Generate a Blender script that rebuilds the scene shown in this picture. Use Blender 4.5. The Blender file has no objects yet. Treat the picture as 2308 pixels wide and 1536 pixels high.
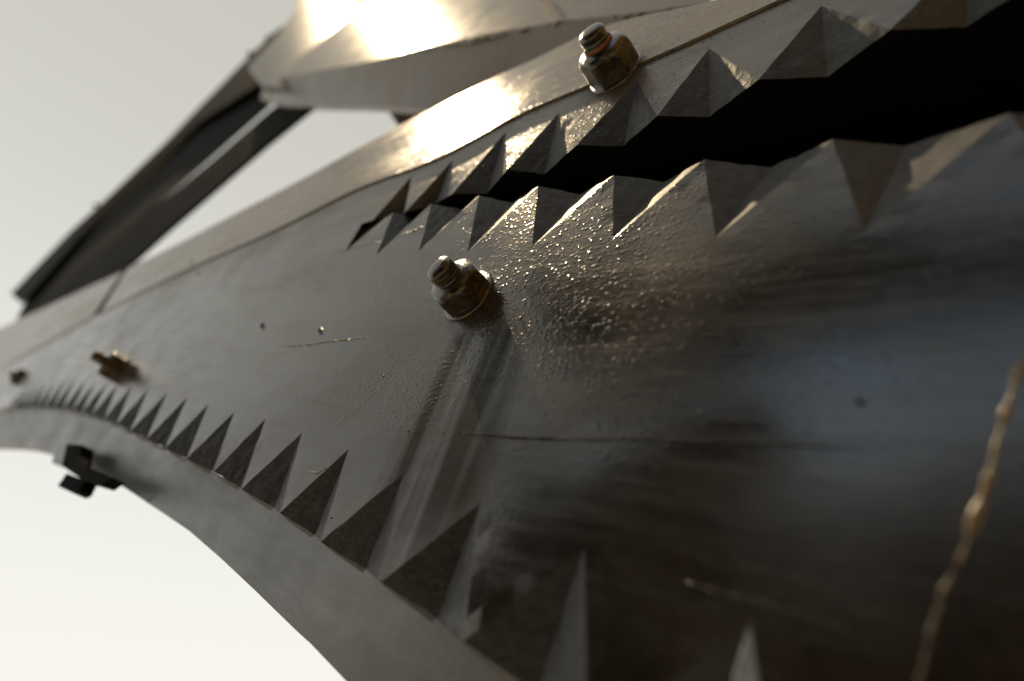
import bpy, bmesh, math, random
from mathutils import Vector, Matrix, noise
random.seed(7)
R = math.radians
scn = bpy.context.scene
C = scn.collection

# ------------------------------------------------------------------ camera
F, K = 1400.0, 0.95                      # focal length in photo pixels; slope of the face's horizon
CAM = Vector((0, 0, 1.75)); PITCH = R(32)
cd = bpy.data.cameras.new('camera'); cam = bpy.data.objects.new('camera', cd); C.objects.link(cam)
cam.location = CAM; cam.rotation_euler = (R(90) + PITCH, 0, 0)
cd.sensor_width = 36; cd.lens = F / 2308 * 36
cd.clip_start = 0.01; cd.clip_end = 5000
cd.dof.use_dof = True; cd.dof.focus_distance = 0.293; cd.dof.aperture_fstop = 4.2
scn.camera = cam
CW = Matrix.Translation(CAM) @ Matrix(((1,0,0,0),(0,-math.sin(PITCH),math.cos(PITCH),0),(0,math.cos(PITCH),math.sin(PITCH),0),(0,0,0,1)))
CR = CW.to_3x3()                         # camera axes (right, up, forward) to world

# ------------------------------------------------------------------ sun and sky
SUN_C = Vector((-0.26, 0.583, 0.770)).normalized(); SUN = CR @ SUN_C
elev = math.asin(SUN.z); az = math.atan2(SUN.x, SUN.y)
HZ0, HZ1 = (6.2, 6.12, 5.8), (3.8, 3.68, 3.22)
w = bpy.data.worlds.new('World'); scn.world = w; w.use_nodes = True
nt = w.node_tree; bg = nt.nodes['Background']
sky = nt.nodes.new('ShaderNodeTexSky'); sky.sky_type = 'NISHITA'; sky.sun_disc = False
sky.sun_elevation = elev; sky.sun_rotation = az
sky.air_density = 2.6; sky.dust_density = 0.3; sky.ozone_density = 2.0
# thin white haze: strongest towards the horizon, letting the blue through overhead
tc = nt.nodes.new('ShaderNodeTexCoord'); sx = nt.nodes.new('ShaderNodeSeparateXYZ'); nt.links.new(tc.outputs['Generated'], sx.inputs[0])
mr = nt.nodes.new('ShaderNodeMapRange'); mr.interpolation_type = 'SMOOTHSTEP'
for i_, v_ in zip(range(1, 5), (0.0, 0.95, 0.0, 1.0)): mr.inputs[i_].default_value = v_
nt.links.new(sx.outputs[2], mr.inputs[0])
hz = nt.nodes.new('ShaderNodeValToRGB'); nt.links.new(mr.outputs[0], hz.inputs[0])
hz.color_ramp.elements[0].color = (HZ0[0], HZ0[1], HZ0[2], 1); hz.color_ramp.elements[1].color = (HZ1[0], HZ1[1], HZ1[2], 1)
fk = nt.nodes.new('ShaderNodeMapRange'); nt.links.new(sx.outputs[2], fk.inputs[0])
for i_, v_ in zip(range(1, 5), (0.50, 0.74, 0.97, 0.05)): fk.inputs[i_].default_value = v_
mx = nt.nodes.new('ShaderNodeMix'); mx.data_type = 'RGBA'
dp = nt.nodes.new('ShaderNodeVectorMath'); dp.operation = 'DOT_PRODUCT'; nt.links.new(tc.outputs['Generated'], dp.inputs[0]); dp.inputs[1].default_value = SUN
fs = nt.nodes.new('ShaderNodeMapRange'); fs.interpolation_type = 'SMOOTHSTEP'; nt.links.new(dp.outputs['Value'], fs.inputs[0])
for i_, v_ in zip(range(1, 5), (0.60, 0.78, 0.0, 0.97)): fs.inputs[i_].default_value = v_
fm_ = nt.nodes.new('ShaderNodeMath'); fm_.operation = 'MAXIMUM'; nt.links.new(fk.outputs[0], fm_.inputs[0]); nt.links.new(fs.outputs[0], fm_.inputs[1])
nt.links.new(fm_.outputs[0], mx.inputs[0]); nt.links.new(sky.outputs[0], mx.inputs[6]); nt.links.new(hz.outputs[0], mx.inputs[7])
nt.links.new(mx.outputs[2], bg.inputs[0])
bg.inputs[1].default_value = 0.15
sl = bpy.data.lights.new('sun', 'SUN'); sl.energy = 3.4; sl.angle = R(0.6); sl.color = (1.0, 0.77, 0.48)
so = bpy.data.objects.new('sun', sl); C.objects.link(so)
so.rotation_euler = SUN.to_track_quat('Z', 'Y').to_euler(); so.location = CAM + SUN * 5
vs = scn.view_settings; vs.view_transform = 'Standard'; vs.look = 'None'; vs.gamma = 1; vs.exposure = 0.0
scn.cycles.use_denoising = True
scn.cycles.max_bounces = 8

# ------------------------------------------------------------------ geometry of the face plane (camera axes, metres)
cz = (1154 + 200) + K * (768 - 800)
N = Vector((F, -K * F, cz)); nn = N.length; N.normalize()
H = 0.30 * (1255 + K * (672 - 800)) / nn
def ray(u, v): return Vector(((u - 1154) / F, -(v - 768) / F, 1))
def up(p, d=0.0):
    r = ray(*p); return r * ((H + d) / N.dot(r))
def at(p, Z): return ray(*p) * Z
def plane_hit(p, o, n):
    r = ray(*p); return r * (o.dot(n) / r.dot(n))
def W(p): return CW @ p

# ------------------------------------------------------------------ materials
class NT:
    def __init__(s, name):
        s.m = bpy.data.materials.new(name); s.m.use_nodes = True; s.t = s.m.node_tree
        s.b = s.t.nodes['Principled BSDF']
        s.co = s.t.nodes.new('ShaderNodeTexCoord').outputs['Object']
    def n(s, typ, **kw):
        o = s.t.nodes.new(typ)
        for k, v in kw.items():
            if k.startswith('i_'):
                i = o.inputs[int(k[2:])] if k[2:].isdigit() else o.inputs[k[2:]]
                if hasattr(v, 'is_output') or hasattr(v, 'links'): s.t.links.new(v, i)
                else: i.default_value = v
            else: setattr(o, k, v)
        return o
    def link(s, a, b): s.t.links.new(a, b)
    def map(s, scale=(1,1,1), rot=(0,0,0), loc=(0,0,0), co=None):
        return s.n('ShaderNodeMapping', i_Vector=co or s.co, i_Scale=scale, i_Rotation=rot, i_Location=loc).outputs[0]
    def noise(s, v, scale, detail=4, rough=0.55, dist=0.0):
        return s.n('ShaderNodeTexNoise', i_Vector=v, i_Scale=scale, i_Detail=detail, i_Roughness=rough, i_Distortion=dist).outputs[0]
    def ramp(s, f, pts):
        r = s.n('ShaderNodeValToRGB', i_Fac=f); e = r.color_ramp.elements
        while len(e) < len(pts): e.new(0.5)
        for q, (x, c) in zip(e, pts):
            q.position = x; q.color = c if len(c) == 4 else (*c, 1)
        return r.outputs[0]
    def mix(s, f, a, b):
        m = s.n('ShaderNodeMix', data_type='RGBA'); 
        for i, v in ((0, f), (6, a), (7, b)):
            if hasattr(v, 'links'): s.link(v, m.inputs[i])
            else: m.inputs[i].default_value = v if i == 0 or len(v) == 4 else (*v, 1)
        return m.outputs[2]
    def math(s, op, a, b=0.0, c=0.0):
        m = s.n('ShaderNodeMath', operation=op)
        for i, v in enumerate((a, b, c)):
            if hasattr(v, 'links'): s.link(v, m.inputs[i])
            else: m.inputs[i].default_value = v
        return m.outputs[0]
    def rng(s, f, a, b, c, d):
        return s.n('ShaderNodeMapRange', i_Value=f, i_1=a, i_2=b, i_3=c, i_4=d).outputs[0]
    def bump(s, h, strength, dist, normal=None):
        b = s.n('ShaderNodeBump', i_Height=h, i_Strength=strength, i_Distance=dist)
        if normal is not None: s.link(normal, b.inputs['Normal'])
        return b.outputs[0]

def g3(x): return (x, x, x)
def paint(name, base=(0.026, 0.0205, 0.0135), r0=0.15, r1=0.27, grain=1.0, nib=1.0, dark_streaks=None, bevel=0.0009, spec=0.5, ior=1.95, spots=(), waves=1.0, sunlit_top=False, streak=0.65):
    s = NT(name); b = s.b
    along = s.map((0.22, 1, 1))
    big = s.noise(s.co, 14, 5, 0.6, 0.3)
    mid = s.noise(along, 60, 6, 0.65, 0.6)
    fine = s.noise(s.map((0.30, 1, 1), rot=(0, 0, R(24))), 900, 4, 0.65)
    col = s.mix(s.rng(big, 0.35, 0.7, 0, 1), tuple(c * 0.72 for c in base), tuple(c * 1.25 for c in base))
    col = s.mix(s.rng(mid, 0.45, 0.75, 0, 0.5), col, (base[0] * 1.7, base[1] * 1.55, base[2] * 1.3))
    dust = s.noise(s.map((0.5, 1, 1), loc=(3, 1, 2)), 7, 6, 0.62, 0.8)
    col = s.mix(s.rng(dust, 0.50, 0.72, 0, 0.55), col, (base[0] * 2.1, base[1] * 2.1, base[2] * 2.1))
    scuff = s.noise(s.map((0.06, 1, 1), rot=(0, 0, R(14))), 210, 4, 0.7)
    col = s.mix(s.rng(scuff, 0.62, 0.80, 0, 0.5 * streak), col, (base[0] * 2.6, base[1] * 2.6, base[2] * 2.7))
    rough = s.math('ADD', s.rng(mid, 0.3, 0.7, r0, r1), s.rng(big, 0.3, 0.7, -0.06, 0.07))
    rough = s.math('ADD', rough, s.rng(scuff, 0.48, 0.74, -0.03 * streak, 0.12 * streak))
    rough = s.math('ADD', rough, s.rng(dust, 0.45, 0.72, 0, 0.07))
    pv = s.n('ShaderNodeTexVoronoi', feature='SMOOTH_F1', i_Vector=s.map((0.75, 1, 1), rot=(0, 0, R(20))), i_Scale=620.0, i_Randomness=1.0)
    pc = s.n('ShaderNodeSeparateColor', i_Color=pv.outputs['Color'])
    grit = s.math('MULTIPLY', s.rng(pv.outputs['Distance'], 0.05, 0.5, 1, 0), s.rng(pc.outputs[1], 0.2, 0.9, 0.1, 1))
    grit = s.math('MULTIPLY', grit, s.rng(s.noise(s.map(loc=(1, 7, 3)), 26, 3, 0.6), 0.35, 0.62, 0.25, 1))
    if sunlit_top:
        # raking sunlight put into the upper board's colour as tan, streaked along the grain
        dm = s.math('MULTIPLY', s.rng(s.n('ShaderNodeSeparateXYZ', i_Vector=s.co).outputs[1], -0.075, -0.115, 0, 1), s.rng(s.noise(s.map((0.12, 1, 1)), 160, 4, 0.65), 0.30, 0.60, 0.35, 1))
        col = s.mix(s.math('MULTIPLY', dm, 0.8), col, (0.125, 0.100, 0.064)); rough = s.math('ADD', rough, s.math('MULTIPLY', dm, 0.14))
    spl = s.rng(dust, 0.36, 0.64, spec * 1.22, spec * 0.72)
    speck = s.noise(s.map((0.35, 1, 1), rot=(0, 0, R(22))), 700, 3, 0.75)
    col = s.mix(s.rng(speck, 0.52, 0.78, 0, 0.75), col, (base[0] * 3.0, base[1] * 2.9, base[2] * 2.7))
    col = s.mix(s.rng(speck, 0.48, 0.25, 0, 0.8), col, tuple(c * 0.35 for c in base))
    for (ox, oy, rad, amt) in spots:
        # grime and rust creeping out from under a fixing
        dq = s.n('ShaderNodeVectorMath', operation='DISTANCE'); s.link(s.co, dq.inputs[0]); dq.inputs[1].default_value = (ox, oy, 0)
        dn = s.math('ADD', dq.outputs['Value'], s.math('MULTIPLY', s.math('SUBTRACT', s.noise(s.co, 150, 4, 0.7), 0.5), rad * 1.1))
        mk = s.rng(dn, rad * 0.75, rad * 1.35, amt, 0)
        rc = s.mix(s.rng(s.noise(s.co, 380, 3, 0.7), 0.5, 0.68, 0, 1), (0.010, 0.008, 0.005), (0.085, 0.034, 0.012))
        col = s.mix(mk, col, rc); rough = s.math('ADD', rough, s.math('MULTIPLY', mk, 0.25))
    if dark_streaks:
        # dark streaks below the bolt: straight along the given angle, fading along it
        (ox, oy), ang, length = dark_streaks
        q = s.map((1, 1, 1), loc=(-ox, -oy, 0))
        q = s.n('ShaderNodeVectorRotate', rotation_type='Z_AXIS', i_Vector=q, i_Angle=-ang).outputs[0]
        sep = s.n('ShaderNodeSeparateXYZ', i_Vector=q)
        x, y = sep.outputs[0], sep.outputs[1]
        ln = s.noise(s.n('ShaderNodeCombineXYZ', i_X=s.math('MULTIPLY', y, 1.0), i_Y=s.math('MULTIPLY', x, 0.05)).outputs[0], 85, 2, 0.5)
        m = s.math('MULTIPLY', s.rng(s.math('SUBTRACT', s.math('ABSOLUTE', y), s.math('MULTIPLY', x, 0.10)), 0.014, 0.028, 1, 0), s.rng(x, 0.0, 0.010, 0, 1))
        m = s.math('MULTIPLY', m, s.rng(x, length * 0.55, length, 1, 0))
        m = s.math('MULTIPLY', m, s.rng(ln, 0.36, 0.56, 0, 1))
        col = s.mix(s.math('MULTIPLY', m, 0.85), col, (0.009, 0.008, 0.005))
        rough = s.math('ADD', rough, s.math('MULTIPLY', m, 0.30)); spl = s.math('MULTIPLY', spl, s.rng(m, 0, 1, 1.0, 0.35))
    vor = s.n('ShaderNodeTexVoronoi', i_Vector=s.map((1, 1, 1)), i_Scale=520.0, i_Randomness=1.0)
    vc = s.n('ShaderNodeSeparateColor', i_Color=vor.outputs['Color'])
    nibs = s.math('MULTIPLY', s.rng(vor.outputs['Distance'], 0.0, 0.30, 1, 0), s.rng(vc.outputs[0], 0.55, 1.0, 0, 1))
    nrm = None
    if bevel: nrm = s.n('ShaderNodeBevel', samples=2, i_Radius=bevel).outputs[0]
    nrm = s.bump(s.math('MULTIPLY', s.noise(s.map((0.5, 1, 1)), 45, 3, 0.5), s.rng(s.n('ShaderNodeSeparateXYZ', i_Vector=s.co).outputs[0], 0.02, 0.10, 1.0, 0.25)), 0.14 * waves, 0.0012, nrm)
    ex = s.n('ShaderNodeSeparateXYZ', i_Vector=s.co)
    gm = s.math('MULTIPLY', s.rng(ex.outputs[0], -0.45, -0.02, 0.12, 1.0), s.math('MULTIPLY', s.rng(ex.outputs[0], 0.045, 0.15, 1.0, 0.22), s.rng(ex.outputs[1], 0.045, 0.085, 1.0, 0.15)))
    grit = s.math('MULTIPLY', grit, gm); fine = s.math('MULTIPLY', fine, gm); mid = s.math('MULTIPLY', mid, gm); nibs = s.math('MULTIPLY', nibs, gm)
    nrm = s.bump(mid, 0.22 * grain * waves, 0.0008, nrm)
    nrm = s.bump(grit, 0.7 * grain, 0.00045, nrm)
    nrm = s.bump(fine, 0.25 * grain, 0.00018, nrm)
    if nib: nrm = s.bump(nibs, 0.6 * nib, 0.0002, nrm)
    s.link(nrm, b.inputs['Normal']); s.link(col, b.inputs['Base Color']); s.link(rough, b.inputs['Roughness'])
    s.link(spl, b.inputs['Specular IOR Level']); b.inputs['Specular Tint'].default_value = (1.0, 0.97, 0.91, 1)
    b.inputs['IOR'].default_value = ior
    return s.m

def rust_paint(name):
    s = NT(name); b = s.b
    a = s.noise(s.co, 260, 5, 0.65, 0.4); f = s.noise(s.co, 1100, 4, 0.7)
    geo = s.n('ShaderNodeNewGeometry')
    k = s.rng(a, 0.48, 0.62, 0, 1)
    rs = s.rng(s.noise(s.map(loc=(5, 2, 1)), 240, 5, 0.7), 0.66, 0.76, 0, 1)
    col = s.mix(k, (0.009, 0.007, 0.0045), (0.14, 0.094, 0.031))
    col = s.mix(rs, col, (0.10, 0.038, 0.012))
    s.link(col, b.inputs['Base Color'])
    s.link(s.math('MULTIPLY', s.math('MULTIPLY', k, s.math('SUBTRACT', 1.0, rs)), 0.9), b.inputs['Metallic'])
    s.link(s.math('ADD', s.rng(f, 0.3, 0.7, 0.09, 0.22), s.math('MULTIPLY', rs, 0.3)), b.inputs['Roughness'])
    n1 = s.n('ShaderNodeBevel', samples=4, i_Radius=0.0012).outputs[0]
    n1 = s.bump(a, 0.5, 0.0007, n1); n1 = s.bump(f, 0.55, 0.0003, n1)
    s.link(n1, b.inputs['Normal'])
    b.inputs['Coat Weight'].default_value = 0.8; b.inputs['Coat Roughness'].default_value = 0.10
    return s.m

def plain(name, col, rough, metal=0.0, spec=0.5, bs=0.3, sc=80):
    s = NT(name); b = s.b
    a = s.noise(s.co, sc, 5, 0.6, 0.3)
    s.link(s.mix(s.rng(a, 0.3, 0.7, 0, 1), tuple(c * 0.7 for c in col), tuple(c * 1.3 for c in col)), b.inputs['Base Color'])
    s.link(s.rng(a, 0.3, 0.7, rough * 0.85, min(1, rough * 1.2)), b.inputs['Roughness'])
    s.link(s.bump(a, bs, 0.001), b.inputs['Normal'])
    b.inputs['Metallic'].default_value = metal; b.inputs['Specular IOR Level'].default_value = spec
    return s.m

# ------------------------------------------------------------------ object helpers
def root(name, label, cat, p_cam, rot=None, group=None):
    o = bpy.data.objects.new(name, None); C.objects.link(o); o.empty_display_size = 0.02
    M = Matrix.Translation(W(p_cam))
    if rot is not None: M = M @ rot.to_4x4()
    o.matrix_world = M
    o['label'] = label; o['category'] = cat
    if group: o['group'] = group
    o['_inv'] = 0; del o['_inv']
    INV[o.name] = M.inverted()
    return o
INV = {}
ROOTOF = {}
def obj(name, verts, faces, mat, parent, smooth=False, label=None, kind=None):
    """one mesh object; verts in camera axes, stored in the frame of the thing it belongs to"""
    r = parent
    while r.name not in INV: r = ROOTOF[r.name]
    inv = INV[r.name]
    me = bpy.data.meshes.new(name)
    me.from_pydata([inv @ W(Vector(v)) for v in verts], [], faces)
    bm = bmesh.new(); bm.from_mesh(me)
    bmesh.ops.recalc_face_normals(bm, faces=bm.faces) if kind != 'open' else None
    for f in bm.faces: f.smooth = smooth
    bm.to_mesh(me); bm.free()
    me.materials.append(mat)
    o = bpy.data.objects.new(name, me); C.objects.link(o)
    o.parent = parent; ROOTOF[o.name] = r
    if label: o['label'] = label
    if kind and kind != 'open': o['kind'] = kind
    return o

class MB:
    def __init__(s): s.v = []; s.f = []
    def add(s, vs, fs):
        k = len(s.v); s.v += [Vector(x) for x in vs]; s.f += [tuple(i + k for i in f) for f in fs]; return s
    def quad(s, a, b, c, d): return s.add((a, b, c, d), [(0, 1, 2, 3)])
    def tri(s, a, b, c): return s.add((a, b, c), [(0, 1, 2)])
    def strip(s, A, B):
        for i in range(len(A) - 1): s.quad(A[i], A[i + 1], B[i + 1], B[i])
        return s
    def prism(s, poly, vec):
        """closed solid: polygon swept by vec"""
        n = len(poly); vec = Vector(vec)
        s.add(list(poly) + [Vector(p) + vec for p in poly],
              [tuple(range(n)), tuple(range(2 * n - 1, n - 1, -1))] + [(i, i + n, (i + 1) % n + n, (i + 1) % n) for i in range(n)])
        return s
    def box(s, o, ax, ay, az):
        return s.prism([o, o + ax, o + ax + ay, o + ay], az)
    def obj(s, name, mat, parent, **kw): return obj(name, s.v, s.f, mat, parent, **kw)

def resample(pts, n, smooth=0):
    """n points evenly along a pixel polyline, corners rounded by a Catmull-Rom pass"""
    P = [Vector(p) for p in pts]; Q = []
    for i in range(len(P) - 1):
        a = P[max(i - 1, 0)]; b = P[i]; c = P[i + 1]; d = P[min(i + 2, len(P) - 1)]
        for k in range(8):
            t = k / 8
            Q.append(0.5 * ((2 * b) + (c - a) * t + (2 * a - 5 * b + 4 * c - d) * t * t + (3 * b - a - 3 * c + d) * t ** 3))
    Q.append(P[-1])
    L = [0]
    for i in range(1, len(Q)): L.append(L[-1] + (Q[i] - Q[i - 1]).length)
    out = []; j = 0
    for k in range(n):
        x = L[-1] * k / (n - 1)
        while j < len(L) - 2 and L[j + 1] < x: j += 1
        t = (x - L[j]) / max(L[j + 1] - L[j], 1e-9); out.append(Q[j].lerp(Q[j + 1], min(max(t, 0), 1)))
    for _ in range(smooth):
        out = [out[0]] + [(out[i - 1] + out[i] * 2 + out[i + 1]) / 4 for i in range(1, n - 1)] + [out[-1]]
    return out

# ------------------------------------------------------------------ the serrated beam
n_out = -N                                                       # outward normal of the face (camera axes)
ax = (up((1800, 850)) - up((300, 850))).normalized()
ay = n_out.cross(ax).normalized()
rotw = Matrix([CR @ ax, CR @ ay, CR @ n_out]).transposed()
P0 = up((1055, 672))
def fl(p):                                                       # pixel to face coordinates (metres)
    q = up(p) - P0; return q.dot(ax), q.dot(ay)
beam = root('serrated_beam', 'dark painted beam with bolted face and notched saw-tooth edges around a black slot', 'beam', P0, rotw)
grav = CR.transposed() @ Vector((0, 0, -1)); grav = (grav - N * grav.dot(N)).normalized()
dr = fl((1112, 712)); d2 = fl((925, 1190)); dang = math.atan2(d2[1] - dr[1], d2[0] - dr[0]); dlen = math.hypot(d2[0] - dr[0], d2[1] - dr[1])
f2, f3, f4 = fl((1388, 166)), fl((268, 832)), fl((44, 852))
M_face = paint('weathered dark face paint', sunlit_top=True, dark_streaks=(dr, dang, dlen * 1.5), spots=((0, 0, 0.0165, 0.9), (*f2, 0.019, 0.9), (*f3, 0.019, 0.6), (*f4, 0.02, 0.6)))
M_facet = paint('cut facet paint', base=(0.040, 0.043, 0.047), r0=0.42, r1=0.54, nib=0.3, waves=0.2, grain=0.7, ior=1.45)
M_tooth = M_face
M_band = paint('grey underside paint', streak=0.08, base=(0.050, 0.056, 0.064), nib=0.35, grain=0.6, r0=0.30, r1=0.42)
M_strip = paint('sunlit tan top strip paint', streak=0.4, base=(0.14, 0.116, 0.078), nib=0.6, grain=1.3, r0=0.18, r1=0.28, spec=0.22, ior=1.5, spots=((*fl((1388, 166)), 0.021, 0.8),))  # the strip's sunlit tan is put into its base colour
M_hole = plain('deep shade black', (0.004, 0.004, 0.004), 0.85, spec=0.05)  # shade inside the slot, web and gaps put into the colour
M_nut = rust_paint('rusty painted bolt steel')

D = 0.009                                                        # depth of a notch
U = [((840,497),(928,397),(906,484),(914,479)), ((914,479),(1020,362),(970,466),(1020,437)), ((1020,437),(1140,298),(1097,437),(1143,383)),
     ((1143,383),(1259,256),(1228,393),(1299,328)), ((1299,328),(1436,183),(1405,330),(1481,262)), ((1481,262),(1599,110),(1599,264),(1709,180)),
     ((1709,180),(1851,14),(1865,174),(2007,68)), ((2007,68),(2176,-102),(2176,62),(2370,-62)), ((2370,-62),(2590,-290),(2570,-75),(2830,-225))]
L = [((816,504),(776,570),(843,504),(886,480)), ((886,480),(848,576),(939,488),(973,460)), ((973,460),(944,567),(1043,472),(1080,441)),
     ((1080,441),(1053,569),(1154,457),(1213,420)), ((1213,420),(1200,556),(1307,438),(1384,395)), ((1384,395),(1380,540),(1498,410),(1587,361)),
     ((1587,361),(1613,536),(1738,378),(1877,315)), ((1877,315),(1948,525),(2041,330),(2279,253)), ((2279,253),(2440,505),(2490,275),(2850,160))]
Bp = [(17,919),(33,917),(49,916),(64,915),(82,915),(101,915),(121,916),(142,919),(164,924),(184,928),(207,935),(235,944),(263,957),(294,972),(330,990),(372,1010),
      (420,1035),(481,1064),(544,1103),(631,1156),(723,1222),(860,1313),(1044,1446),(1320,1670),(1780,2050)]
Ba = [(53,872),(69,868),(86,866),(104,864),(124,862),(146,860),(168,858),(193,858),(216,861),(241,864),(266,866),(299,868),(336,875),(378,884),(423,895),(470,911),
      (528,929),(599,944),(681,976),(786,1013),(912,1066),(1083,1135),(1316,1240),(1690,1408)]
Bm = {16:(477,1061),17:(542,1098),18:(623,1147),19:(714,1209),20:(835,1286),21:(999,1401)}
def notch(E1, A, M, E2):
    e1, a, e2 = up(E1), up(A), up(E2)
    m = (e1 + e2) / 2 + N * D if M is None else up(M, D)
    return e1, a, m, e2
Un = [notch(*x) for x in U]; Ln = [notch(*x) for x in L]
Bn = [notch(Bp[i], Ba[i], None, Bp[i + 1]) for i in range(len(Ba))]

# slot closing end facets belong to the face
T_top = [(-70,772),(0,740),(100,694),(200,647),(282,608),(400,552),(500,497),(600,447),(700,394),(770,355),(899,284),(1007,230),(1050,209),(1142,159),(1202,138),(1278,96),(1353,58),(1475,30),(1566,12),(1626,0),(1720,-35),(1900,-110)]
S_pix = [(-70,860),(0,832),(100,775),(208,715),(330,652),(430,603),(500,571),(620,520),(700,478),(770,440),(838,408),(946,376),(1007,349),(1126,278),(1203,240),(1325,193),(1447,139),(1540,101),(1642,51),(1757,0),(1900,-70),(2050,-150)]
S_r = resample(S_pix, 60, 8)
# ---- face panel: from the seam down to the zigzag of apexes
poly = [up(tuple(p)) for p in S_r]
right_u = [up((2900,-430))]
poly += right_u + [x[1] for x in reversed(Un)] + [Un[0][0], Ln[0][0]] + [x[1] for x in Ln] + [up((2900,480)), up((2900,2700)), up((2200,2700)), Bn[-1][3]]
poly += [x[1] for x in reversed(Bn)] + [Bn[0][0], up((-75,927))]
fm = MB().add(poly, [tuple(range(len(poly)))])
fm.tri(Un[0][0], Un[0][1], Un[0][2]); fm.tri(Ln[0][0], Ln[0][2], Ln[0][1]); fm.tri(Bn[0][0], Bn[0][1], Bn[0][2]); fm.tri(Bn[-1][1], Bn[-1][2], Bn[-1][3])
def tri_fill(mb):
    bm = bmesh.new(); vs = [bm.verts.new(v) for v in mb.v]
    for f in mb.f: bm.faces.new([vs[i] for i in f])
    bmesh.ops.triangulate(bm, faces=[f for f in bm.faces if len(f.verts) > 4], ngon_method='EAR_CLIP')
    bm.verts.index_update()
    mb.v = [v.co.copy() for v in bm.verts]; mb.f = [tuple(v.index for v in f.verts) for f in bm.faces]; bm.free()
tri_fill(fm)
def orient(mb, n):
    out = []
    for f in mb.f:
        a, b, c = (mb.v[f[0]], mb.v[f[1]], mb.v[f[2]])
        out.append(f if (b - a).cross(c - a).dot(n) > 0 else tuple(reversed(f)))
    mb.f = out
orient(fm, n_out)
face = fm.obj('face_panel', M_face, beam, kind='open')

# ---- teeth: one solid wedge between each pair of notches
def tooth(n1, n2, parent, depth=0.022):
    A1, m1, E, m2, A2 = n1[1], n1[2], n1[3], n2[2], n2[1]
    b = lambda p: p + N * (depth - (p - up_on(p)).dot(N))
    mb = MB()
    mb.tri(A1, E, A2); mb.tri(A1, m1, E); mb.tri(E, m2, A2)
    bm = bmesh.new(); vs = [bm.verts.new(v) for v in mb.v]
    for f in mb.f: bm.faces.new([vs[i] for i in f])
    bmesh.ops.remove_doubles(bm, verts=bm.verts, dist=1e-6)
    bmesh.ops.subdivide_edges(bm, edges=bm.edges[:], cuts=6, use_grid_fill=True)
    bmesh.ops.triangulate(bm, faces=[f for f in bm.faces if len(f.verts) > 4])
    on = lambda p: abs(p.dot(N) - H) < 1e-6
    for f in bm.faces: f.material_index = 0 if all(on(v.co) for v in f.verts) else 1
    def line_d(p, a, b_):
        d_ = (b_ - a).normalized(); return ((p - a) - d_ * (p - a).dot(d_)).length
    ed = (A2 - A1).normalized()
    for v in bm.verts:
        p = v.co; dl_ = ((p - A1) - ed * (p - A1).dot(ed)).length
        wt = min(1, dl_ / 0.004, (p - A1).length / 0.012, (p - A2).length / 0.012)
        if on(p) and min(line_d(p, A1, E), line_d(p, E, A2)) > 1e-5: wt = 0
        if wt < 1e-3: continue
        q = p * 190; h_ = p * 520
        off = noise.noise_vector(q) * 0.00042 + noise.noise_vector(h_) * 0.00030
        v.co = p + off * wt
    bm.verts.index_update()
    o = obj('tooth', [v.co.copy() for v in bm.verts], [tuple(v.index for v in f.verts) for f in bm.faces], M_tooth, parent); mi = [f.material_index for f in bm.faces]; bm.free()
    o.data.materials.append(M_facet)
    for f, m_ in zip(o.data.polygons, mi): f.material_index = m_
    return o
def up_on(p):                                                    # foot of p on the face plane
    return p - N * (p.dot(N) - H)
for row in (Un, Ln, Bn):
    for a, b in zip(row, row[1:]): tooth(a, b, beam)

# ---- slot: walls going back from both lips and a closing back wall
SD = 0.24
def zig(row, first):
    z = [row[0][0], row[0][2]] if first else []
    for q in row: z += [q[2], q[3]]
    return z
zu = [Un[0][0]] + [p for q in Un for p in (q[2], q[3])]
zl = [Ln[0][0]] + [p for q in Ln for p in (q[2], q[3])]
deep = lambda z, d: [up_on(p) + N * d for p in z]
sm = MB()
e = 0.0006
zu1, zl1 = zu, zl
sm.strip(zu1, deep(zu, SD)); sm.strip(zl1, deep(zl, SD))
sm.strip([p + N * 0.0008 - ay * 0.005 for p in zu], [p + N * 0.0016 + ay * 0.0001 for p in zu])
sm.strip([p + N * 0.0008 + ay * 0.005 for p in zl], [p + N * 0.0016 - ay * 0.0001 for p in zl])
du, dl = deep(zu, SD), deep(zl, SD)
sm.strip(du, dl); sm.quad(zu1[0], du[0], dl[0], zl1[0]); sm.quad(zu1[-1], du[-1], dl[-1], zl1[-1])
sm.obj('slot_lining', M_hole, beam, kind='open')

# ---- top strip, in two lengths with the open joint between them
def strip_part(name, Tp, Sp, n, cap):
    T2, S2 = resample(Tp, n, 10), resample(Sp, n, 10)
    top, bot = [], []
    for t, s_ in zip(T2, S2):
        a, b_ = up(tuple(t)), up(tuple(s_))
        w_ = min((a - b_).length, 0.16); d = 0.25 * w_
        top.append(up(tuple(t), d)); bot.append(up(tuple(s_), -0.0015))
    mb = MB()
    mb.strip(bot, top)
    # rows: seam edge falls back into the gap; top edge turns down behind
    low = [p + N * 0.012 for p in bot]; bt = [p + N * 0.03 for p in top]; bl = [p + N * 0.05 for p in bot]
    mb.strip(low, bot); mb.strip(top, bt); mb.strip(bt, bl)
    mb.quad(bot[cap], top[cap], bt[cap], bl[cap])
    GAP.append((bot[-1 - cap if cap else -1], top[-1 - cap if cap else -1]))
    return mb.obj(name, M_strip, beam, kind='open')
def cut(pl, u): 
    return [p for p in pl if p[0] < u], [p for p in pl if p[0] >= u]
GAP = []
Tl, Tr = cut(T_top, 281); Sl, Sr = cut(S_pix, 209)
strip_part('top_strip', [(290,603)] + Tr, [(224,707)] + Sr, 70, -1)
strip_part('top_strip', Tl + [(278,611)], Sl + [(206,716)], 24, 0)

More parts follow.
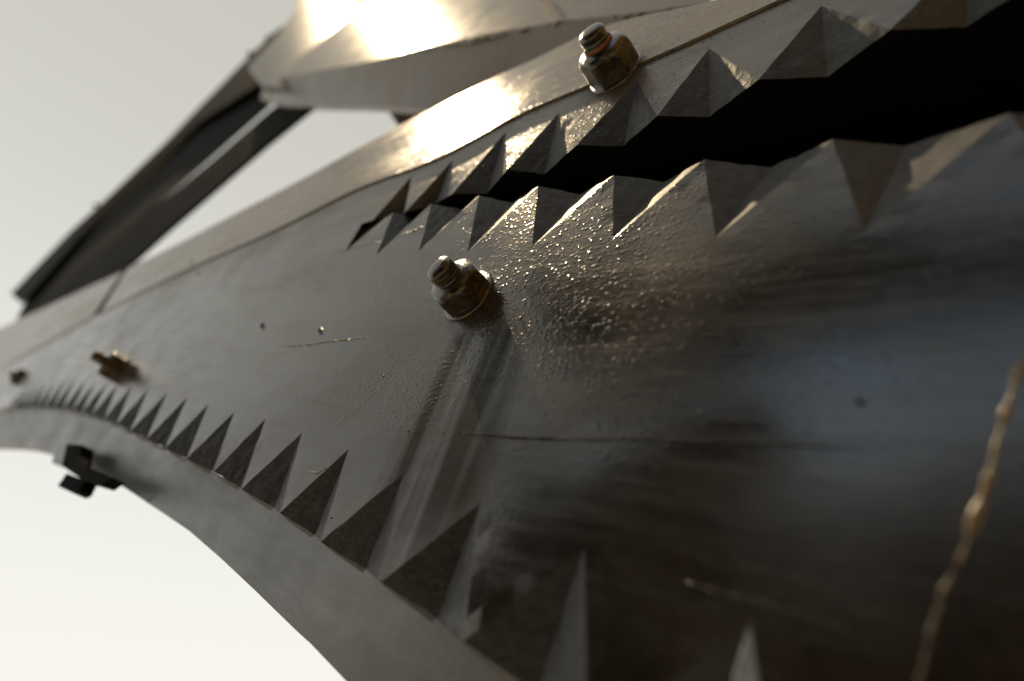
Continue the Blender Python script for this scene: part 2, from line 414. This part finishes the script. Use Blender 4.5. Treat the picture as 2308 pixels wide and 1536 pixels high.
MB().quad(*[p + N * 0.004 for p in (up((190, 722), 0.004), up((232, 702), 0.004), up((300, 600), 0.05), up((262, 618), 0.05))]).obj('joint_gap', M_hole, beam, kind='open')
# ---- bevelled underside band
K_pix = [(-75,1003),(0,1001),(55,1004),(110,1019),(180,1046),(250,1080),(350,1146),(425,1196),(500,1261),(590,1346),(625,1386),(700,1451),(780,1536),(900,1650),(1200,1950)]
zb = [up((-75,927)), Bn[0][0]] + [p for q in Bn for p in (q[2], q[3])]
Kr = resample(K_pix, len(zb))
def kp(i):
    t = i / (len(zb) - 1)
    return tuple(Kr[i])
# rungs run straight across the band
KU = [(-75,-75),(17,10),(184,140),(294,235),(420,330),(544,428),(631,505),(723,592),(860,700),(1044,830),(1320,1010),(1780,1190)]
def interp(x, t):
    for (a, b), (c, d) in zip(t, t[1:]):
        if x <= c: return b + (d - b) * max(0, (x - a)) / (c - a)
    return t[-1][1]
Kd = resample(K_pix, 600)
kk = []
for p in zb:
    u_ = interp(1154 + F * p.x / p.z, KU); kk.append(min(Kd, key=lambda q: abs(q.x - u_)))
DK = 0.019
bmb = MB()
rows = []
flat = [up_on(p) + N * D for p in zb]
def smooth_edge(i):
    acc = Vector(); tot = 0
    for k in range(-4, 5):
        j = min(max(i + k, 0), len(zb) - 1); wt = math.exp(-k * k / 6); acc += flat[j] * wt; tot += wt
    return acc / tot
for i, (a, q) in enumerate(zip(zb, kk)):
    b_ = up(tuple(q), DK); c = smooth_edge(i); rows.append([a] + [c.lerp(b_, t) for t in (0.05, 0.35, 0.7, 1)])
for j in range(4): bmb.strip([r[j] for r in rows], [r[j + 1] for r in rows])
kb = [r[-1] for r in rows]; kb2 = [p + N * 0.02 for p in kb]; zb2 = [p + N * 0.03 for p in zb]
bmb.strip(kb, kb2); bmb.strip(kb2, zb2)
band = bmb.obj('underside_band', M_band, beam, kind='open')

# ------------------------------------------------------------------ bolts
def frame(n):
    x = ax - n * ax.dot(n); x.normalize(); return x, n.cross(x)
def ring(c, x, y, r, n, a0=0.0, jit=0.0):
    return [c + x * (r * math.cos(a0 + 2 * math.pi * k / n) * (1 + random.uniform(-jit, jit))) + y * (r * math.sin(a0 + 2 * math.pi * k / n) * (1 + random.uniform(-jit, jit))) for k in range(n)]
def loft(rings, cap0=True, cap1=True):
    mb = MB(); n = len(rings[0])
    for r in rings: mb.v += r
    for j in range(len(rings) - 1):
        for k in range(n): mb.f.append((j * n + k, j * n + (k + 1) % n, (j + 1) * n + (k + 1) % n, (j + 1) * n + k))
    if cap0: mb.f.append(tuple(range(n - 1, -1, -1)))
    if cap1: mb.f.append(tuple(range((len(rings) - 1) * n, len(rings) * n)))
    return mb
def hexring(c, x, y, R_, a0, rnd, n=48):
    """hexagon of circumradius R_ with corners clipped to radius R_*rnd"""
    out = []
    for k in range(n):
        a = 2 * math.pi * k / n
        m = (a % (math.pi / 3)) - math.pi / 6
        r = R_ * math.cos(math.pi / 6) / math.cos(m)
        r = min(r, R_ * rnd); aa = a + a0
        out.append(c + x * (r * math.cos(aa)) + y * (r * math.sin(aa)))
    return out
def bolt(base, n, af=0.023, nh=0.012, sr=0.0062, sh=0.0235, a0=0.3, tilt=(0, 0), label=None, sc=1.0, washer=True):
    af, nh, sr, sh = af * sc, nh * sc, sr * sc, sh * sc
    n = (n + ax * tilt[0] + ay * tilt[1]).normalized(); x, y = frame(n)
    Rc = af / math.sqrt(3)
    # threaded stem (the part): paint-clogged helical thread; nut and washer its sub-parts
    rg = []; k = 32; steps = 44; pitch = 0.0020 * sc
    z0 = nh * 0.7
    for i in range(steps):
        z = z0 + (sh - z0) * i / (steps - 1); row = []
        clog = 0.35 + 0.65 * max(0, noise.noise(base * 40 + Vector((0, 0, z * 260))))
        for q in range(k):
            a = 2 * math.pi * q / k
            th = math.sin(2 * math.pi * (z / pitch) - a) * 0.035 * clog
            fade = 1 - max(0, (z - sh + 0.0035) / 0.0035)
            rr = sr * (1 + th * fade + 0.07 * noise.noise(Vector((math.cos(a) * 1.3, math.sin(a) * 1.3, z * 300)) + base * 9))
            row.append(base + n * z + x * (rr * math.cos(a)) + y * (rr * math.sin(a)))
        rg.append(row)
    for q, hz in ((0.95, 0.03), (0.80, 0.075), (0.45, 0.10), (0.15, 0.105)): rg.append(ring(base + n * (sh * (1 + hz)), x, y, sr * q, k, 0, 0.03))
    st = loft(rg).obj('bolt', M_nut, beam, smooth=True, label=label)
    t = 0.0014 * sc if washer else 0.0
    hr = []
    for z, q, c in ((t * 0.9, 0.99, 0.985), (t + nh * 0.08, 1.0, 0.985), (nh * 0.62, 1.0, 0.985), (nh * 0.78, 0.985, 0.955), (nh * 0.89, 0.955, 0.91), (nh * 0.96, 0.90, 0.86), (nh, 0.80, 0.78)):
        hr.append(hexring(base + n * z, x, y, Rc * (1.0 if q > 0.98 else q + 0.03), a0, c))
    hr.append(ring(base + n * (nh * 1.02), x, y, sr * 1.15, 48, a0))
    loft(hr).obj('nut', M_nut, st, smooth=False)
    if washer:
        wr = [ring(base - n * 0.001, x, y, Rc * 1.06, 40, 0, 0.02), ring(base + n * t * 0.7, x, y, Rc * 1.05, 40, 0, 0.02), ring(base + n * t, x, y, Rc * 0.99, 40, 0, 0.02)]
        loft(wr).obj('washer', M_nut, st, smooth=True)
    return st
def ang(p, v, n=n_out):
    a, b_ = fl(p), fl((p[0] + v[0], p[1] + v[1])); return math.atan2(b_[1] - a[1], b_[0] - a[0])
bolt(up((1056, 668)), n_out, af=0.0245, nh=0.0145, sr=0.0071, sh=0.0215, a0=ang((1056, 668), (22, 28)), label='dark nut and stubby threaded stem in the middle of the face, below the slot')
b2 = bolt(up((1388, 166)), n_out, af=0.0250, nh=0.0172, sr=0.0071, sh=0.0245, a0=ang((1388, 166), (35, 6)), sc=1.06, label='golden brown nut with a rusty ring on its stem, on the seam above the slot')
M_ring = plain('orange rust', (0.24, 0.085, 0.035), 0.55, sc=500)
c2 = up((1388, 166)); x2, y2 = frame(n_out)
loft([ring(c2 + n_out * z, x2, y2, r_, 28, 0, 0.03) for z, r_ in ((0.0180, .0072), (0.0186, .0081), (0.0197, .0083), (0.0206, .0078))], False, False).obj('rust_ring', M_ring, b2, smooth=True)
bolt(up((268, 832)), n_out, af=0.0275, nh=0.0175, sr=0.0064, sh=0.0275, a0=R(20), label='small rusty nut with a long stem above the far teeth')
bolt(up((44, 852)), n_out, af=0.030, nh=0.012, sh=0.016, a0=R(0), label='farthest nut, a dark dot near the left end of the beam')
# (further small things are added below)

# ------------------------------------------------------------------ clamp on the underside
M_blk = plain('black clamp paint', (0.005, 0.005, 0.005), 0.8, spec=0.03)
def px_prism(name, pts, d, thick, mat, parent, **kw):
    return MB().prism([up(p, d) for p in pts], N * thick).obj(name, mat, parent, **kw)
cl = px_prism('clamp', [(139,1051),(150,1001),(184,1003),(172,1055),(158,1062)], -0.004, 0.012, M_blk, beam, label='black clamp with a square bolt gripping the lower edge')
px_prism('clamp_bar', [(138,1050),(168,1040),(252,1076),(228,1094),(186,1082)], -0.007, 0.010, M_blk, cl)
px_prism('clamp_bolt', [(130,1096),(150,1067),(192,1083),(178,1108),(166,1113)], -0.003, 0.010, M_blk, cl)
px_prism('clamp_plate', [(116,1043),(130,1003),(154,1004),(143,1050)], 0.002, 0.008, M_band, cl)

# ------------------------------------------------------------------ ridges, runs and specks on the face
def ridge(name, pts, r, mat, lump=0.25, n=80, d=0.0, flat_=0.7, taper=True, parent=None, label=None):
    P = [up(tuple(p), d) for p in resample(pts, n)]
    rg = []
    for i, p in enumerate(P):
        t = (P[min(i + 1, n - 1)] - P[max(i - 1, 0)]).normalized(); sd = t.cross(n_out).normalized()
        k = max(0.25, 1 + lump * noise.noise(p * 210) * 2.2 + lump * noise.noise(p * 800)) * (min(1, 6 * min(i, n - 1 - i) / n + 0.12) if taper else 1)
        rg.append([p + sd * (r * k * math.cos(a)) + n_out * (r * k * flat_ * math.sin(a) - r * 0.15) for a in [math.pi * 2 * q / 8 for q in range(8)]])
    return loft(rg).obj(name, mat, parent or beam, smooth=True, label=label)
M_run = plain('tan resin run', (0.20, 0.145, 0.075), 0.24, sc=400)
M_run2 = plain('dull resin run', (0.045, 0.036, 0.020), 0.5, sc=300)
M_run.node_tree.nodes['Principled BSDF'].inputs['Coat Weight'].default_value = 0.3
ridge('resin_run', [(2345,740),(2305,815),(2283,880),(2262,950),(2240,1030),(2224,1095),(2196,1170),(2172,1240),(2150,1285)], 0.0006, M_run, lump=0.75, n=130)
ridge('resin_run', [(2150,1285),(2112,1390),(2088,1480),(2066,1570)], 0.0007, M_run2, lump=0.5, n=60, label='dull brown lower end of the run')
M_crack = plain('dirt in cracks', (0.006, 0.006, 0.005), 0.7, spec=0.2)
ridge('crack', [(1010,972),(1100,982),(1200,989),(1330,990),(1500,992),(1700,1000),(1850,1008),(2010,1022)], 0.00038, M_crack, n=120)
ridge('paint_seam', [(1080,986),(1200,993),(1330,995),(1420,996)], 0.00022, M_face, n=80)
ridge('paint_seam', [(1535,1308),(1600,1328),(1680,1350),(1700,1356)], 0.0002, M_face, lump=0.7, n=60)
ridge('paint_seam', [(1690,1352),(1740,1362),(1820,1390),(1900,1416),(1960,1460),(2010,1480)], 0.0002, M_face, lump=0.7, n=90)
ridge('scratch', [(618,783),(660,780),(706,776),(735,771),(780,767),(838,759)], 0.0007, M_strip, lump=0.5)
ridge('scratch', [(748,572),(790,562),(838,548),(862,546)], 0.0005, M_strip, lump=0.3)
ridge('scratch', [(898,531),(925,524),(958,510)], 0.0007, M_strip, lump=0.5)
ridge('scratch', [(1042,480),(1060,478),(1074,471)], 0.0006, M_strip, lump=0.5)
ridge('scratch', [(690,1060),(715,1067),(735,1056),(742,1052)], 0.0005, M_face, lump=0.5)
# chipped pit beside the scratch
def pit(p, r):
    c = up(p); rg = [[c + ax * (r * q * 1.5 * math.cos(a)) + ay * (r * q * 0.8 * math.sin(a) + r * q * 0.7 * math.cos(a)) + n_out * z for a in [2 * math.pi * k / 14 for k in range(14)]]
                    for q, z in ((1.5, -0.0001), (1.25, 0.0005), (1.0, 0.0006), (0.8, 0.0002))]
    o = loft(rg, False, False).obj('chip', M_face, beam, smooth=True)
    MB().add([x for x in rg[-1]], [tuple(range(14))]).obj('chip_hollow', M_hole, o)
pit((722, 747), 0.0021); pit((592, 735), 0.0032); pit((447, 616), 0.0026); pit((432, 590), 0.0024); pit((1940, 908), 0.0007)
# blobs of paint
nb = MB()
def blob(c, r):
    k = len(nb.v); m = 6
    sx, sy = random.uniform(0.8, 1.5), random.uniform(0.8, 1.3)
    for z, q in ((-0.1, 1.0), (0.35, 0.85), (0.62, 0.5)):
        nb.v += [c + ax * (r * q * sx * math.cos(a)) + ay * (r * q * sy * math.sin(a)) + n_out * (r * z) for a in [2 * math.pi * j / m for j in range(m)]]
    nb.v.append(c + n_out * (r * 0.7))
    for l in range(2):
        for j in range(m): nb.f.append((k + l * m + j, k + l * m + (j + 1) % m, k + (l + 1) * m + (j + 1) % m, k + (l + 1) * m + j))
    for j in range(m): nb.f.append((k + 12 + j, k + 12 + (j + 1) % m, k + 18))
def inside(p):
    u, v = p
    low = interp(u, [(x, y) for x, y in Ba]); upy = interp(u, [(500, 640), (780, 580), (1400, 560), (1960, 545), (2308, 520)])
    return upy + 8 < v < low - 10
cnt = 0
while cnt < 2400:
    p = (random.gauss(1300, 300), random.gauss(690, 170))
    if not (450 < p[0] < 2250) or not inside(p): continue
    blob(up(p), (0.00011 + 0.00026 * random.random() ** 4) * min(1, 0.6 + up(p).z)); cnt += 1
for p, r in (((1173,718),.0009),((1238,686),.0006),((1122,797),.0006),((1216,826),.0005),((864,848),.0008),((1493,680),.0005),((920,972),.0006),((747,1167),.0007)): blob(up(p), r)
cnt = 0
while cnt < 260:
    a, b = random.choice(list(zip(S_r, S_r[1:]))); t = random.random()
    p = a.lerp(b, t) + Vector((random.uniform(0, 60), random.uniform(10, 70)))
    if 850 < p.x < 2050: blob(up(tuple(p)), 0.00008 + 0.0003 * random.random() ** 3); cnt += 1
nb.obj('paint_specks', M_face, beam, smooth=True, kind='stuff')

# ------------------------------------------------------------------ channel rail behind, upper left
M_rail = paint('dark channel paint', base=(0.007, 0.0066, 0.006), nib=0.0, grain=0.4, r0=0.6, r1=0.75, bevel=0, spec=0.03, ior=1.35)
a_ = up((330, 430), 0.10); rn = n_out
rail = root('channel_rail', 'dark steel channel rail with a slot of sky, running diagonally behind the beam', 'rail', a_)
rp = lambda p, d=0.0: plane_hit(p, a_ - rn * d, rn)
def rprism(name, pts, d, th, mat, parent, **kw): return MB().prism([rp(p, d) for p in pts], -rn * th).obj(name, mat, parent, **kw)
rprism('flange', [(24,662),(159,521),(237,450),(372,322),(451,239),(488,202),(555,133),(618,72),(668,40),(690,90),(600,178),(440,281),(237,468),(62,668),(46,682)], 0.0, 0.012, M_rail, rail)
rprism('web', [(62,668),(237,468),(440,281),(600,178),(608,236),(464,364),(200,592),(28,740)], 0.045, 0.006, M_hole, rail)
rprism('flange', [(28,735),(200,588),(470,369),(612,246),(640,231),(702,242),(600,325),(376,520),(130,745),(-40,870)], 0.0, 0.010, M_rail, rail)
for p, r_ in (((565,122),0.011),((606,88),0.013),((216,463),0.010)):
    c = rp(p, 0.02); x = Vector((1,0,0)); y = Vector((0,1,0))
    loft([ring(c + N * (z * 2 - 0.02), ax, ay, r_ * q * 2.2, 12) for z, q in ((0, .8), (.004, 1), (.014, 1), (.018, .8))]).obj('bolt_head', M_rail, rail, smooth=True)

# ------------------------------------------------------------------ curved arm behind
M_arm = paint('warm grey arm paint', base=(0.15, 0.128, 0.100), nib=0.3, grain=0.7, r0=0.26, r1=0.36, spec=0.35, ior=1.5, bevel=0)
edge_pix = [(596,193),(640,178),(700,164),(790,148),(880,128),(960,107),(1040,90),(1100,78),(1200,61),(1300,46),(1400,36),(1480,26),(1600,8)]
AD = 0.045
edge = [up(tuple(p), AD) for p in resample(edge_pix, 60)]
edir = (edge[-1] - edge[12]).normalized()
upd = n_out.cross(edir); upd = upd if upd.y > 0 else -upd
top_n = (n_out + upd * 0.13).normalized()
arm = root('curved_arm', 'pale grey curved arm with sunlit top behind the beam', 'arm', edge[30])
low_pix = [(586,222),(640,240),(700,241),(790,241),(880,242),(940,246),(1000,246),(1060,240),(1130,220),(1230,200),(1330,180),(1420,160),(1500,140)]
low = [up(tuple(p), AD + 0.050) for p in resample(low_pix, 60)]
back = top_n.cross(edir).normalized()
if back.y < 0: back = -back
mb = MB(); mb.strip(low, edge); mb.strip([p + N * 0.012 for p in low], low)
mb.obj('side_plate', M_arm, arm, kind='open')
e0 = [p + top_n * 0.001 for p in edge]
mb = MB(); mb.strip(e0, [p + back * 1.3 for p in e0]); mb.strip([p - top_n * 0.012 for p in e0], e0)
mb.obj('top_plate', M_arm, arm, kind='open')
def apx(p, d=0.0): return up(p, AD + 0.06 + d)
M_brown = plain('brown primer', (0.10, 0.055, 0.028), 0.6)
MB().prism([apx((866,238),.02), apx((985,238),.02), apx((985,262),.02), apx((908,300),.02)], N * 0.03).obj('gusset', M_brown, arm, label='brown triangular gusset under the arm')
# hub where arm and rail meet
M_hub = paint('hub paint', spec=0.3, base=(0.036, 0.029, 0.023), nib=0, grain=0.3, r0=0.26, r1=0.34, bevel=0, waves=0.3)
hd = ray(752, 14).normalized(); hn = (SUN_C - hd).normalized(); hn = (hn - hd * 0.05).normalized()
ho = up((690, 120), AD + 0.03)
hp = lambda p: plane_hit(p, ho, hn)
hub = MB().prism([hp(p) for p in ((596,196),(560,150),(628,78),(668,20),(668,-60),(960,-60),(890,8),(830,70),(770,130),(720,175),(650,200))], -hn * 0.012).obj('hub', M_hub, arm)

# ------------------------------------------------------------------ ground, and unseen mounds added for their effect on the light
M_ground = plain('pale dusty ground', (0.36, 0.355, 0.34), 0.9, spec=0.2, sc=3)
M_blocker = plain('dark light blocker', (0.022, 0.024, 0.026), 0.95, spec=0.1, sc=2)
M_reflector = plain('golden reflector', (0.30, 0.21, 0.085), 0.95, spec=0.1, sc=1.5)
def world_obj(name, verts, faces, mat, kind):
    me = bpy.data.meshes.new(name); me.from_pydata(verts, [], faces); me.materials.append(mat)
    o = bpy.data.objects.new(name, me); C.objects.link(o); o['kind'] = kind; return o
gv, gf = [(0, 0, 0)], []
rr = (2, 6, 15, 40, 120, 400, 1500, 4000)
for r_ in rr: gv += [(r_ * math.cos(2 * math.pi * k / 48), r_ * math.sin(2 * math.pi * k / 48), 0) for k in range(48)]
for k in range(48): gf.append((0, 1 + k, 1 + (k + 1) % 48))
for j in range(len(rr) - 1):
    for k in range(48): gf.append((1 + j * 48 + k, 1 + (j + 1) * 48 + k, 1 + (j + 1) * 48 + (k + 1) % 48, 1 + j * 48 + (k + 1) % 48))
world_obj('ground', gv, gf, M_ground, 'structure')
def added_bank(name, a0, a1, r0, dr_, top, mat):
    bv, bf = [], []; nA, nR = 40, 12
    for i in range(nA):
        a = R(a0 + (a1 - a0) * i / (nA - 1))
        for j in range(nR):
            t = j / (nR - 1); rad = r0 + dr_ * t
            hgt = (top * (1 - (1 - t) ** 2)) * min(1, (i + 1) / 4, (nA - i) / 4) * (1 + 0.10 * noise.noise((i * 0.5, j * 0.5, a0)))
            bv.append((rad * math.cos(a), rad * math.sin(a), -0.02 + hgt))
    for i in range(nA - 1):
        for j in range(nR - 1): bf.append((i * nR + j, (i + 1) * nR + j, (i + 1) * nR + j + 1, i * nR + j + 1))
    world_obj(name, bv, bf, mat, 'structure')
added_bank('added_bank', 180, 262, 3.2, 2.6, 6.0, M_blocker)  # unseen, added to cut skylight and darken the face
added_bank('added_slope', 254, 378, 2.6, 2.2, 9.5, M_reflector)  # unseen, added to give golden reflections in facets and nuts

# ------------------------------------------------------------------ dark plates added overhead outside the frame, shaped for their reflections in the face
def refl(p, dist):
    q = up(p); d = q.normalized(); return q + (d - n_out * (2 * d.dot(n_out))) * dist
def over(name, A, B, dist, th=0.012):
    a, b = [refl(tuple(p), dist) for p in resample(A, 16)], [refl(tuple(p), dist) for p in resample(B, 16)]
    mb = MB(); mb.strip(a, b)
    a2, b2 = [p + n_out * th for p in a], [p + n_out * th for p in b]
    mb.strip(b2, a2); mb.strip(a, a2); mb.strip(b, b2)
    for i in (0, -1): mb.quad(a[i], b[i], b2[i], a2[i])
    return mb.obj(name, M_rail, arm, kind='open')
over('added_plate', [(1180,620),(1600,560),(2000,500),(2600,430)], [(1280,880),(1500,880),(1700,810),(2000,730),(2600,640)], 0.45)
over('added_plate', [(940,1400),(1150,1190),(1400,1010),(1560,935),(1720,895)], [(1120,1420),(1330,1270),(1480,1170),(1640,1090),(1800,1040)], 0.36)
over('added_plate', [(1180,1560),(1300,1420),(1480,1290),(1700,1200),(1900,1190),(2150,1300),(2500,1420)], [(1200,2100),(1400,2050),(1600,2000),(1800,2000),(2000,2000),(2200,2000),(2600,2000)], 0.36)

# ------------------------------------------------------------------ wear on the arm: burrs along its front edge and a rusty split across the top
M_rust = plain('dark rust', (0.045, 0.022, 0.010), 0.6, sc=400)
eb = MB()
for i in range(60):
    u_ = random.choice((random.gauss(1040, 45), random.gauss(1080, 20), random.uniform(860, 1500)))
    if not 780 < u_ < 1560: continue
    v_ = interp(u_, [(p[0], p[1]) for p in edge_pix]) + random.uniform(-4, 9)
    c = up((u_, v_), AD - 0.0012); r_ = random.uniform(0.0006, 0.0022)
    pts = [c + ax * (r_ * random.uniform(.6, 1.4) * math.cos(a)) + ay * (r_ * random.uniform(.5, 1.2) * math.sin(a)) for a in [2 * math.pi * k / 6 for k in range(6)]]
    eb.prism(pts, N * 0.003)
eb.obj('edge_burrs', M_rust, arm, kind='stuff')
es = min(edge, key=lambda q: abs(1154 + F * q.x / q.z - 1264))
def on_top(p):
    q = plane_hit(p, es + top_n * 0.0015, top_n); return q if 0.1 < q.z < 3 else es
sp = [on_top(p) for p in ((1214,4),(1226,16),(1240,32),(1252,44),(1262,54),(1270,52),(1258,34),(1248,18),(1236,2))]
MB().prism(sp, top_n * 0.003).obj('rusty_split', M_rust, arm)
